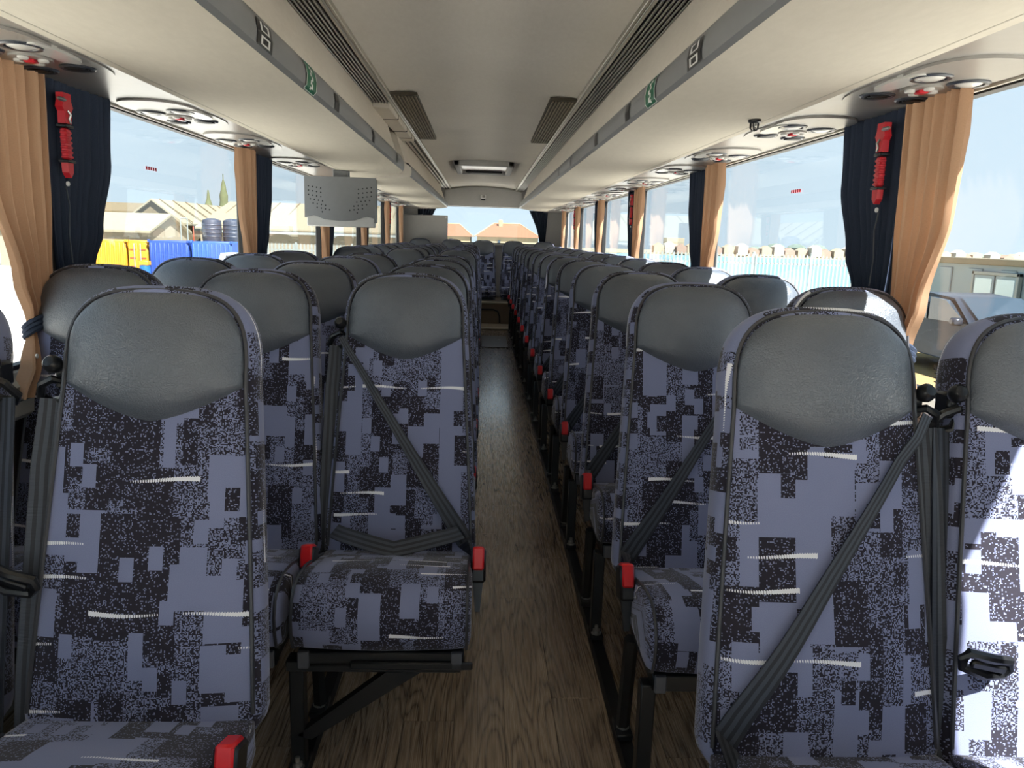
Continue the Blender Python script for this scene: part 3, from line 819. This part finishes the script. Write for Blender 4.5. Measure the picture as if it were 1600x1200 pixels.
def lap_belt(m):
    b = MB(); P = []; N_ = []; Wd = []
    for i in range(15):
        f = i/14; u = m*(.165-.325*f); y = -.02-.085*math.sin(f*PI)**.8; z = .412+.020+.022*abs(math.cos(f*PI))+.01*math.sin(f*PI)
        P.append((u, y, z)); N_.append((0, -.75, .66)); Wd.append(.040)
    b.ribbon(P, Wd, N_, .002); return b
for m in (1, -1):
    memo('belt_strap_%d' % m, strap_down(m), 'belt'); memo('shoulder_belt_%d' % m, strap_diag(m), 'belt'); memo('lap_belt_%d' % m, lap_belt(m), 'belt')
def adjuster_mesh():
    b = MB(); b.tube([(-.034, 0, .014), (0, -.008, .017), (.034, 0, .014), (.040, 0, 0), (.034, 0, -.014), (0, -.008, -.017), (-.034, 0, -.014), (-.040, 0, 0)], .0085, 8, closed=True); b.box(-.030, .030, -.012, -.002, -.007, .007, .003); return b
memo('belt_adjuster', adjuster_mesh(), 'blackplastic')
def leg_right():
    b = MB(); x = -.205
    return b
def part(name, me, par, loc=None, rot=None):
    o = bpy.data.objects.new(name, ME[me]); C.objects.link(o); o.parent = par
    if loc: o.location = loc
    if rot: o.rotation_euler = rot
    return o
def mk(name, build, mat):
    b = MB(); build(b); memo(name, b, mat)
# aisle leg assembly, local x = lx (toward the rail); front post, rear strut, foot, side plate
def legset(lx, tag_, cant):
    mk('leg_front_'+tag_, lambda b: (b.box(lx-.016, lx+.016, -.365, -.33, .028, .29, .003), b.box(lx-.02, lx+.02, -.385, -.31, .018, .034, .003)), 'blackmetal')
    def rear(b):
        b.tube([(lx, -.13, .02), (lx, -.15, .16), (lx, -.17, .29)], .017, 6); b.box(lx-.02, lx+.02, -.17, -.09, .018, .034, .003)
    mk('leg_rear_'+tag_, rear, 'blackmetal')
    if cant: mk('brace_'+tag_, lambda b: (b.prism([(lx, .11), (lx+.03, .10), (lx+.30, .285), (lx+.22, .285)], 1, -.365, -.34), b.box(lx-.02, lx+.36, -.375, -.335, .270, .296, .003), b.box(lx+.12, lx+.385, -.385, -.375, .282, .30, .003)), 'blackmetal')
legset(-.185, 'r', False); legset(-.185, 'l', True)
def make_seat(kind):
    """kind: ra right aisle, w window or middle with strap on side m, la left aisle"""
    t = thing('coach_seat', 'seat', 'seat')
    for n in ('backrest', 'headrest', 'back_piping', 'cushion', 'seat_frame'): part(n, n, t)
    for x in (-.1855, .1855): part('cushion_piping', 'cushion_piping', t, (x, 0, 0))
    for x in (-.15, .15): part('end_cap', 'end_cap', t, (x*1.1, 0, 0))
    m = {'ra': 1, 'la': -1, 'rw': -1, 'lm': -1, 'lw': 1, 'bk': 1}[kind]
    if kind == 'bk': return t
    part('belt_guide', 'belt_guide_%d' % m, t); part('belt_strap', 'belt_strap_%d' % m, t)
    bx = -m*(.208 if kind in ('ra', 'la') or kind == 'lm' else .197); by, bz = (-.17, .445)
    bk = part('buckle', 'buckle', t, (bx, by, bz), (-.35, 0, 0)); part('release_button', 'release_button', bk)
    if kind in ('ra', 'la'):
        part('shoulder_belt', 'shoulder_belt_%d' % m, t)
        k = kind[0]
        part('leg', 'leg_front_'+('r' if k == 'r' else 'l'), t); part('leg', 'leg_rear_'+('r' if k == 'r' else 'l'), t)
        lx = -.185
        for y in (-.365, -.13): part('bolt', 'bolt', t, (lx-.0, y-.005, .034))
        if k == 'l': part('brace', 'brace_l', t); part('lap_belt', 'lap_belt_-1', t)
    return t
P_ = .69
R0, L0 = 1.135, 1.22
SEATS = {}
XS = {'ra': .568, 'rw': .985, 'la': -.190, 'lm': -.595, 'lw': -1.0}
NAME = {'ra': 'right-hand aisle', 'rw': 'right-hand window', 'la': 'left-hand aisle', 'lm': 'left-hand middle', 'lw': 'left-hand window'}
proto = {}
NR = 14
lrows = [1, 2, 3, 4, 5] + [8, 9, 10, 11, 12, 13, 14]
for kind in ('ra', 'rw', 'la', 'lm', 'lw'):
    rows = list(range(1, NR+1)) if kind[0] == 'r' else [r for r in lrows if not (kind == 'la' and r == 1)]
    for i, r in enumerate(rows):
        if kind not in proto: t = proto[kind] = make_seat(kind)
        else: t = copy_tree(proto[kind])
        y = (R0 if kind[0] == 'r' else L0)+(r-1)*P_
        if kind[0] == 'l' and r > 5: y -= .10
        x = XS[kind]+({'lm': .046, 'ra': .025, 'rw': .01}.get(kind, 0) if r == 1 else 0); y -= .035*(r == 1)
        t.location = (x, y, 0)
        lab = 'patterned seat with black headrest, %s from the camera in the %s column' % (ordw[i], NAME[kind])
        if kind == 'la' and r > 2:
            for ch in t.children:
                if ch.name.startswith('buckle'): ch.location = (.182, -.05, .40)
        tag(t, lab, 'seat', 'patterned coach seats'); SEATS[(kind, r)] = t
bk = make_seat('bk')
for i, x in enumerate((-.905, -.437, .02, .466, .91)):
    t = bk if i == 0 else copy_tree(bk)
    t.location = (x, 11.25, .055)
    tag(t, 'rear bench seat under the back window, %s from the left' % ordw[i].replace('nearest', 'first'), 'seat', 'rear bench seats')
# belt adjusters on the hanging straps in front
part('belt_adjuster', 'belt_adjuster', SEATS[('lm', 1)], (-.205, .03, .63), (.2, .35, 0))
part('belt_adjuster', 'belt_adjuster', SEATS[('rw', 1)], (-.160, .0, .56), (.2, .2, 0))
# seat tracks bolted along the floor
for x, side in ((.385, 'right'), (-.375, 'left')):
    b = MB(); b.prism([(x-.022, 0), (x+.022, 0), (x+.016, .018), (x-.016, .018)], 1, .3, 10.15)
    o = obj('seat_track', b, M['blackmetal']); tag(o, 'black metal seat track along the floor under the %s seats' % side, 'rail')

# ------------------------------------------------------------------ outside
GZ = -1.1
G = dict(
 ground=plain('yard_ground', (222, 216, 204), .9, 0, .2, .15, 1.5), roofpale=plain('pale_roof', (124, 118, 98), .8, var=.1, scale=3),
 stone=plain('stone_gable', (102, 90, 66), .9, var=.25, scale=6), render=plain('cream_wall', (122, 115, 98), .8),
 yellow=plain('yellow_container', (169, 122, 24), .5), blue=plain('blue_container', (33, 63, 136), .5), rust=plain('rust_red', (136, 57, 28), .7),
 tank=plain('dark_tank', (51, 59, 74), .5), barrelblue=plain('blue_barrel', (21, 79, 158), .4), green=plain('cypress_green', (86, 94, 62), .9, var=.3, scale=2),
 tile=plain('orange_tiles', (122, 80, 56), .8, var=.15, scale=3), cream=plain('house_wall', (136, 124, 98), .8), steel=plain('fence_steel', (136, 144, 141), .5, .3),
 paleblue=plain('pale_blue_cabin', (128, 148, 155), .6), carpaint=plain('car_grey', (41, 48, 59), .25, .4), tyre=plain('tyre', (17, 17, 18), .8), dark=plain('dark_glass', (43, 54, 63), .1),
 water=plain('sea', (93, 133, 148), .35, 0, .5, .08, .2), shore=plain('shore_land', (141, 136, 115), .9), tree=plain('shore_trees', (100, 114, 104), .95, var=.3, scale=.3), whitecar=plain('white_van', (169, 171, 172), .4),
)
b = MB(); b.box(-160, 5.5, -60, 260, GZ-.3, GZ); b.box(5.5, 60, -60, 33, GZ-.3, GZ); gr = struct('ground', b, G['ground'])
b = MB(); b.box(5.6, 12.3, 6, 26, GZ-.02, GZ+.012); struct('sandy_ground', b, plain('sand', (150, 128, 88), .95, 0, .1, .2, 2))
b = MB(); b.box(5.5, 700, 33, 320, -3.6, -3.3); b.box(60, 700, -60, 33, -3.6, -3.3); o = obj('sea', b, G['water']); o['kind'] = 'structure'
b = MB(); b.prism([(5.5, -3.6), (700, -3.6), (700, -2.9), (5.5, -2.9)], 1, 290, 420); o = obj('far_shore', b, G['shore']); o['kind'] = 'structure'

def gable(t, x0, x1, y0, y1, zb, ze, zr, wall, roof, along='x', ov=.25):
    """house body with pitched roof; ridge along x or y"""
    b = MB()
    if along == 'y':
        xm = (x0+x1)/2; b.prism([(x0, zb), (x1, zb), (x1, ze), (xm, zr), (x0, ze)], 1, y0, y1)
    else:
        ym = (y0+y1)/2; b.prism([(y0, zb), (y1, zb), (y1, ze), (ym, zr), (y0, ze)], 0, x0, x1)
    obj('wall', b, wall, t)
    for s_ in (0, 1):
        b = MB()
        if along == 'y':
            xm = (x0+x1)/2; xe = (x0-ov) if s_ == 0 else (x1+ov); sl = (zr-ze)/((x1-x0)/2); ze2 = ze-ov*sl
            b.prism([(xe, ze2), (xm, zr), (xm, zr+.12), (xe, ze2+.12)], 1, y0-ov, y1+ov)
        else:
            ym = (y0+y1)/2; ye = (y0-ov) if s_ == 0 else (y1+ov); sl = (zr-ze)/((y1-y0)/2); ze2 = ze-ov*sl
            b.prism([(ye, ze2), (ym, zr), (ym, zr+.12), (ye, ze2+.12)], 0, x0-ov, x1+ov)
        obj('roof_slope', b, roof, t)
# left yard: stone barn, sheds, containers, tanks
t = thing('stone_barn', 'old stone barn with pale sheet roof beyond the left window', 'building', (0, 0, 0))
gable(t, -22.8, -19.3, 51, 75, GZ, 1.55, 2.85, G['stone'], G['roofpale'], 'y')
for k in range(10):
    b = MB(); xa = -21.05; b.prism([(xa, 2.98), (-19.0, 1.55), (-19.0, 1.60), (xa, 3.03)], 1, 52+k*2.2, 52.12+k*2.2); obj('roof_seam', b, G['stone'], t)
t = thing('long_shed', 'low cream shed with a pale pitched roof behind the containers', 'building')
gable(t, -26, -18.1, 43, 48.5, GZ, .95, 1.85, G['render'], G['roofpale'], 'x')
t = thing('far_shed', 'long roofline of a distant stone shed at the far left', 'building')
gable(t, -60, -28, 78, 84, GZ, 2.6, 3.4, G['stone'], G['stone'], 'x')
t = thing('warehouse', 'long cream warehouse with pale roof seen past the folded screen', 'building')
gable(t, -18.5, -5.0, 52, 66, GZ, 1.25, 3.1, G['render'], G['roofpale'], 'x')
for k in range(9):
    b = MB(); x = -18+k*1.45; b.prism([(51.9, 1.24), (59, 3.22), (59, 3.26), (51.9, 1.30)], 0, x, x+.08); obj('roof_seam', b, G['stone'], t)
b = MB(); b.box(-18, -5, 51.6, 51.95, .98, 1.14); obj('gutter', b, G['steel'], t)
def container(t, w_, d_, h_, mat, door=False):
    b = MB(); b.box(-w_/2, w_/2, 0, d_, .1, h_, .03); obj('body', b, mat, t)
    n = int(w_/.2)
    if not door:
        for k in range(n):
            x = -w_/2+.1+k*(w_-.2)/max(1, n-1)
            b = MB(); b.box(x-.045, x+.045, -.05, .01, .15, h_-.1, .02); obj('rib', b, mat, t)
    else:
        for s_ in (-1, 1):
            b = MB(); b.box(min(0, s_*w_/2)+.03, max(0, s_*w_/2)-.03, -.05, .01, .16, h_-.1, .02); d = obj('door', b, mat, t)
            for q in (.25, .5, .75):
                b2 = MB(); b2.box(min(0, s_*w_/2)+.1, max(0, s_*w_/2)-.1, -.08, -.045, h_*q-.02, h_*q+.02); obj('door_bar', b2, G['rust'], d)
            b2 = MB(); b2.tube([(s_*.15, -.09, .2), (s_*.15, -.09, h_-.12)], .025, 6); obj('lock_rod', b2, G['steel'], d)
    for (x, z) in ((-w_/2, .05), (w_/2, .05), (-w_/2, h_-.02), (w_/2, h_-.02)):
        b = MB(); b.box(x-.05, x+.05, -.06, .08, z-.05, z+.07, .01); obj('corner_casting', b, mat, t)
cz = GZ
t = thing('shipping_container', 'yellow shipping container with ribbed side beyond the left window', 'container', (-18.05, 38.3, cz), 'yard containers'); container(t, 1.7, 2.4, 1.62, G['yellow'])
t = thing('shipping_container', 'yellow container with closed doors and rusty bars next to the blue one', 'container', (-16.58, 38.2, cz), 'yard containers'); container(t, .95, 2.4, 1.62, G['yellow'], True)
t = thing('shipping_container', 'dark blue container beside the yellow container doors', 'container', (-15.05, 38, cz), 'yard containers'); container(t, 1.85, 2.4, 1.66, G['blue'])
t = thing('shipping_container', 'bright blue container at the right end of the row', 'container', (-13.02, 38, cz), 'yard containers'); container(t, 1.9, 2.4, 1.68, plain('bright_blue', (46, 83, 161), .5))
t = thing('water_barrel', 'small blue barrel with a yellow lid before the containers', 'barrel', (-16.0, 37.5, cz))
b = MB(); b.lathe([(.22, 0), (.25, .15), (.25, .35), (.22, .5)], 14); obj('drum', b, G['barrelblue'], t); b = MB(); b.box(-.22, .22, -.2, .2, .5, .72, .03); obj('lid_crate', b, G['yellow'], t)
for k, x in enumerate((-14.5, -13.4)):
    t = thing('water_tank', '%s dark ribbed water tank on the roof terrace behind the containers' % ('left' if k == 0 else 'right'), 'tank', (x, 42.5, cz), 'dark water tanks')
    b = MB(); b.lathe([(.48, 0), (.48, 1.7), (.50, 1.75), (.50, 2.6), (.46, 2.75), (.2, 2.85)], 18); obj('shell', b, G['tank'], t)
    for z in (1.9, 2.1, 2.3, 2.5):
        b = MB(); b.lathe([(.505, -.03), (.52, 0), (.505, .03)], 18, (0, 0, z), cap=False); obj('hoop', b, G['tank'], t)
t = thing('pipe_frame', 'rusty pipe frame standing beside the dark water tanks', 'frame', (-15.6, 42, cz))
for x, h_ in ((-.35, 2.8), (.0, 2.8), (.3, 2.4)):
    b = MB(); b.tube([(x, 0, 0), (x, 0, h_)], .035, 6); obj('post', b, G['rust'] if x > .1 else G['steel'], t)
b = MB(); b.tube([(-.35, 0, 2.8), (0, 0, 2.8)], .03, 6); obj('cross_bar', b, G['steel'], t)
for k, (x, h_) in enumerate(((-26.15, 5.2), (-24.7, 6.7))):
    t = thing('cypress_tree', '%s cypress tree standing behind the barn roof' % ('shorter' if k == 0 else 'taller'), 'tree', (x, 76, cz), 'cypress trees')
    b = MB(); rr = random.Random(k)
    b.lathe([(.15, 0)]+[(max(.05, .62*math.sin(PI*min(1, .12+.88*q))*(1-.3*q)+rr.uniform(-.06, .06)), .5+q*(h_+.2)) for q in [i/14 for i in range(15)]], 14); obj('crown', b, G['green'], t)
    b = MB(); b.tube([(0, 0, 0), (0, 0, 1)], .12, 6); obj('trunk', b, G['stone'], t)
def fence(name, label, x0, x1, y, zt, pitch, mat, n_posts):
    t = thing(name, label, 'fence', (x0, y, GZ)); b = MB(); k = 0; x = 0; W_ = x1-x0
    while x < W_:
        b.prism([(x, 0), (x+pitch*.45, 0), (x+pitch*.45, zt-GZ-.08), (x+pitch*.225, zt-GZ), (x, zt-GZ-.08)], 1, -.01, .01); x += pitch
    o = obj('pales', b, mat, t, smooth=False); o['kind'] = 'stuff'
    for z in (.35, zt-GZ-.38):
        b = MB(); b.box(0, W_, .01, .05, z-.03, z+.03); obj('rail', b, mat, t)
    for k in range(n_posts):
        x = W_*k/(n_posts-1); b = MB(); b.box(x-.05, x+.05, .02, .12, 0, zt-GZ+.05, .01); obj('post', b, mat, t)
fence('palisade_fence', 'pale steel palisade fence by the water outside the right windows', 6.0, 17.5, 30, .90, .155, G['steel'], 6)
fence('yard_fence', 'pale steel yard fence before the warehouse outside the left windows', -12, -4.2, 44, .55, .2, G['steel'], 6)
t = thing('parked_van', 'white parked van low outside the left window behind the headrests', 'van', (-10.2, 36, GZ))
b = MB(); b.prism([(-1.6, .3), (1.6, .3), (1.65, .75), (1.1, .9), (.7, 1.25), (-1.5, 1.25), (-1.65, .8)], 1, -.7, .7); obj('body', b, G['whitecar'], t)
for x in (-1, 1):
    b = MB(); b.lathe([(.28, -.72), (.3, -.66), (.3, .66), (.28, .72)], 16, (x, 0, .3), (0, 1, 0)); obj('wheels', b, G['tyre'], t)
b = MB(); b.box(-1.3, .6, -.715, .715, .92, 1.15, .02); obj('side_windows', b, G['dark'], t)
# houses behind
def hip(t, x0, x1, y0, y1, ze, zr, rx0, rx1):
    b = MB(); b.box(x0+.3, x1-.3, y0+.3, y1-.3, GZ, ze); obj('wall', b, G['cream'], t)
    ym = (y0+y1)/2
    V = [(x0, y0, ze), (x1, y0, ze), (x1, y1, ze), (x0, y1, ze), (rx0, ym, zr), (rx1, ym, zr)]
    for F in ((0,1,5,4), (1,2,5), (2,3,4,5), (3,0,4)):
        b = MB(); b.add([V[i] for i in F], [tuple(range(len(F)))]); o = obj('roof_slope', b, G['tile'], t, smooth=False, fix=False)
    for p, q in ((0, 4), (1, 5), (4, 5)):
        b = MB(); b.tube([V[p], V[q]], .07, 6); obj('ridge_tiles', b, G['cream'], t)
t = thing('tiled_house', 'orange tiled house with a chimney in the middle of the rear window', 'house'); hip(t, -.9, 5.9, 79, 88, 1.25, 2.65, 1.1, 3.9)
b = MB(); b.box(1.6, 2.05, 82.5, 83, 2.2, 3.0, .03); obj('chimney', b, G['cream'], t)
b = MB(); b.box(1.5, 1.75, 79.2, 79.32, .3, .9); obj('window', b, G['dark'], t)
t = thing('tiled_house', 'orange tiled house at the left of the rear window without a chimney', 'house'); hip(t, -8.2, -1.0, 81, 90, 1.2, 2.5, -5.5, -2.6)
b = MB(); b.box(-3.5, -3.2, 81.2, 81.32, .3, .9); obj('window', b, G['dark'], t)
# far shore houses and trees
rr = random.Random(3)
hm = []
for v in range(3):
    b = MB(); hgt = (2.6, 3.2, 2.2)[v]
    b.prism([(-1.9, 0), (1.9, 0), (1.9, hgt), (0, hgt+1.1), (-1.9, hgt)], 1, -2, 2); me_ = b.mesh('house_body', smooth=False); me_.materials.append(plain('shore_house_%d' % v, ((150, 138, 116), (156, 150, 140), (140, 116, 100))[v], .8)); hm.append(me_)
b = MB(); b.lathe([(.4, 0), (1.5, .8), (2.0, 2), (1.5, 3.2), (.5, 3.9)], 10); tme = b.mesh('tree_crown'); tme.materials.append(G['tree'])
k = 0; x = 66
while x < 260:
    o = bpy.data.objects.new('shore_house', hm[k % 3]); C.objects.link(o); o.location = (x, 291+rr.uniform(0, 4), -2.9+rr.uniform(-.1, .5))
    tag(o, 'tiny pale house in the row along the far shore', 'house', 'tiny houses on the far shore'); x += rr.uniform(3.9, 5.2); k += 1
for k in range(22):
    o = bpy.data.objects.new('shore_tree', tme); C.objects.link(o); xx = 82+k*8.2; o.location = (xx, 302, -1.2 if 108 < xx < 136 else -2.6)
    o.scale = (2.0, 1, .85); tag(o, 'small hazy tree above the houses on the far shore', 'tree', 'hazy trees on the far shore')
t = thing('tower_block', 'distant beige tower block on the shore seen through the right windows', 'building', (74, 298, -2.9))
b = MB(); b.box(-3.4, 3.4, 0, 6, 0, 5.9, .05); obj('slab', b, plain('beige_block', (140, 130, 110), .8), t)
for z in (1.6, 2.9, 4.2): 
    b = MB(); b.box(-3.2, 3.2, -.05, .02, z, z+.5); obj('window_band', b, G['shore'], t)
# cabin and car at the right
t = thing('site_cabin', 'pale blue metal cabin with a double door behind the parked car', 'cabin', (12.5, 17, GZ))
b = MB(); b.box(0, 2.6, -6, 5, 0, 2.02, .03); obj('body', b, G['paleblue'], t)
for k in range(9):
    y = -5.6+k*1.25; b = MB(); b.box(-.05, .01, y, y+.55, .15, 1.9, .02); obj('panel', b, G['paleblue'], t)
b = MB(); b.box(-.12, .4, -6.1, 5.1, 2.0, 2.16, .02); obj('roof_edge', b, G['roofpale'], t)
for y in (.5, 1.32):
    b = MB(); b.box(-.10, -.03, y, y+.76, .62, 1.76, .01); d = obj('door', b, G['paleblue'], t)
    b = MB(); b.box(-.11, -.09, y+.06, y+.70, .70, 1.68, .005); obj('door_panel', b, plain('door_panel_%d' % int(y*10), (206, 228, 232), .5), d)
for (y0, y1, z0, z1) in ((.42, 2.16, .54, .62), (.42, 2.16, 1.76, 1.84), (.42, .5, .54, 1.84), (2.08, 2.16, .54, 1.84)):
    b = MB(); b.box(-.12, -.02, y0, y1, z0, z1, .01); obj('door_frame', b, G['steel'], t)
t = thing('parked_car', 'dark grey parked car outside the right front window', 'car', (9.6, 14.3, GZ))
side = [(-2.1, .30), (-2.12, .55), (-2.0, .78), (-1.3, .92), (-.95, .98), (-.1, 1.44), (.9, 1.50), (1.6, 1.38), (2.05, 1.0), (2.15, .7), (2.1, .32)]
b = MB(); V = []; n = len(side)
for (xx, k_) in ((-.80, 0), (-.86, 1), (.86, 1), (.80, 0)):
    for (y, z) in side:
        tum = max(0, z-.95)*.35*(1 if xx > 0 else -1)
        V.append((xx-tum, y*(1 if k_ else .985), z*(1 if k_ else .985)))
F = [(i+n*a, (i+1) % n+n*a, (i+1) % n+n*(a+1), i+n*(a+1)) for a in range(3) for i in range(n)]+[tuple(range(n)), tuple(range(3*n, 4*n))]
b.add(V, F); obj('body', b, G['carpaint'], t)
b = MB(); b.prism([(-.75, 1.02), (-.05, 1.40), (.45, 1.43), (.45, 1.0)], 0, -.82, -.735); obj('front_side_window', b, G['dark'], t)
b = MB(); b.prism([(.52, 1.0), (.52, 1.43), (1.45, 1.36), (1.75, 1.02)], 0, -.82, -.735); obj('rear_side_window', b, G['dark'], t)
b = MB(); V = [(-.66, -.97, 1.0), (.66, -.97, 1.0), (.58, -.12, 1.455), (-.58, -.12, 1.455)]; b.add([(x, y-.02, z+.015) for x, y, z in V], [(0,1,2,3)]); obj('windscreen', b, G['dark'], t)
b = MB(); b.box(-1.05, -.84, -.72, -.58, .98, 1.12, .03); obj('wing_mirror', b, G['carpaint'], t)
for y in (-1.35, 1.35):
    for x in (-.80, .80):
        b = MB(); b.lathe([(.12, -.1), (.3, -.1), (.32, -.06), (.32, .06), (.3, .1), (.12, .1)], 20, (x, y, .32), (1, 0, 0)); w_ = obj('wheel', b, G['tyre'], t)
        b = MB(); b.lathe([(.2, -.105), (.19, -.115), (.05, -.11)], 14, (x, y, .32), (1, 0, 0)); obj('hub_cap', b, G['steel'], w_)
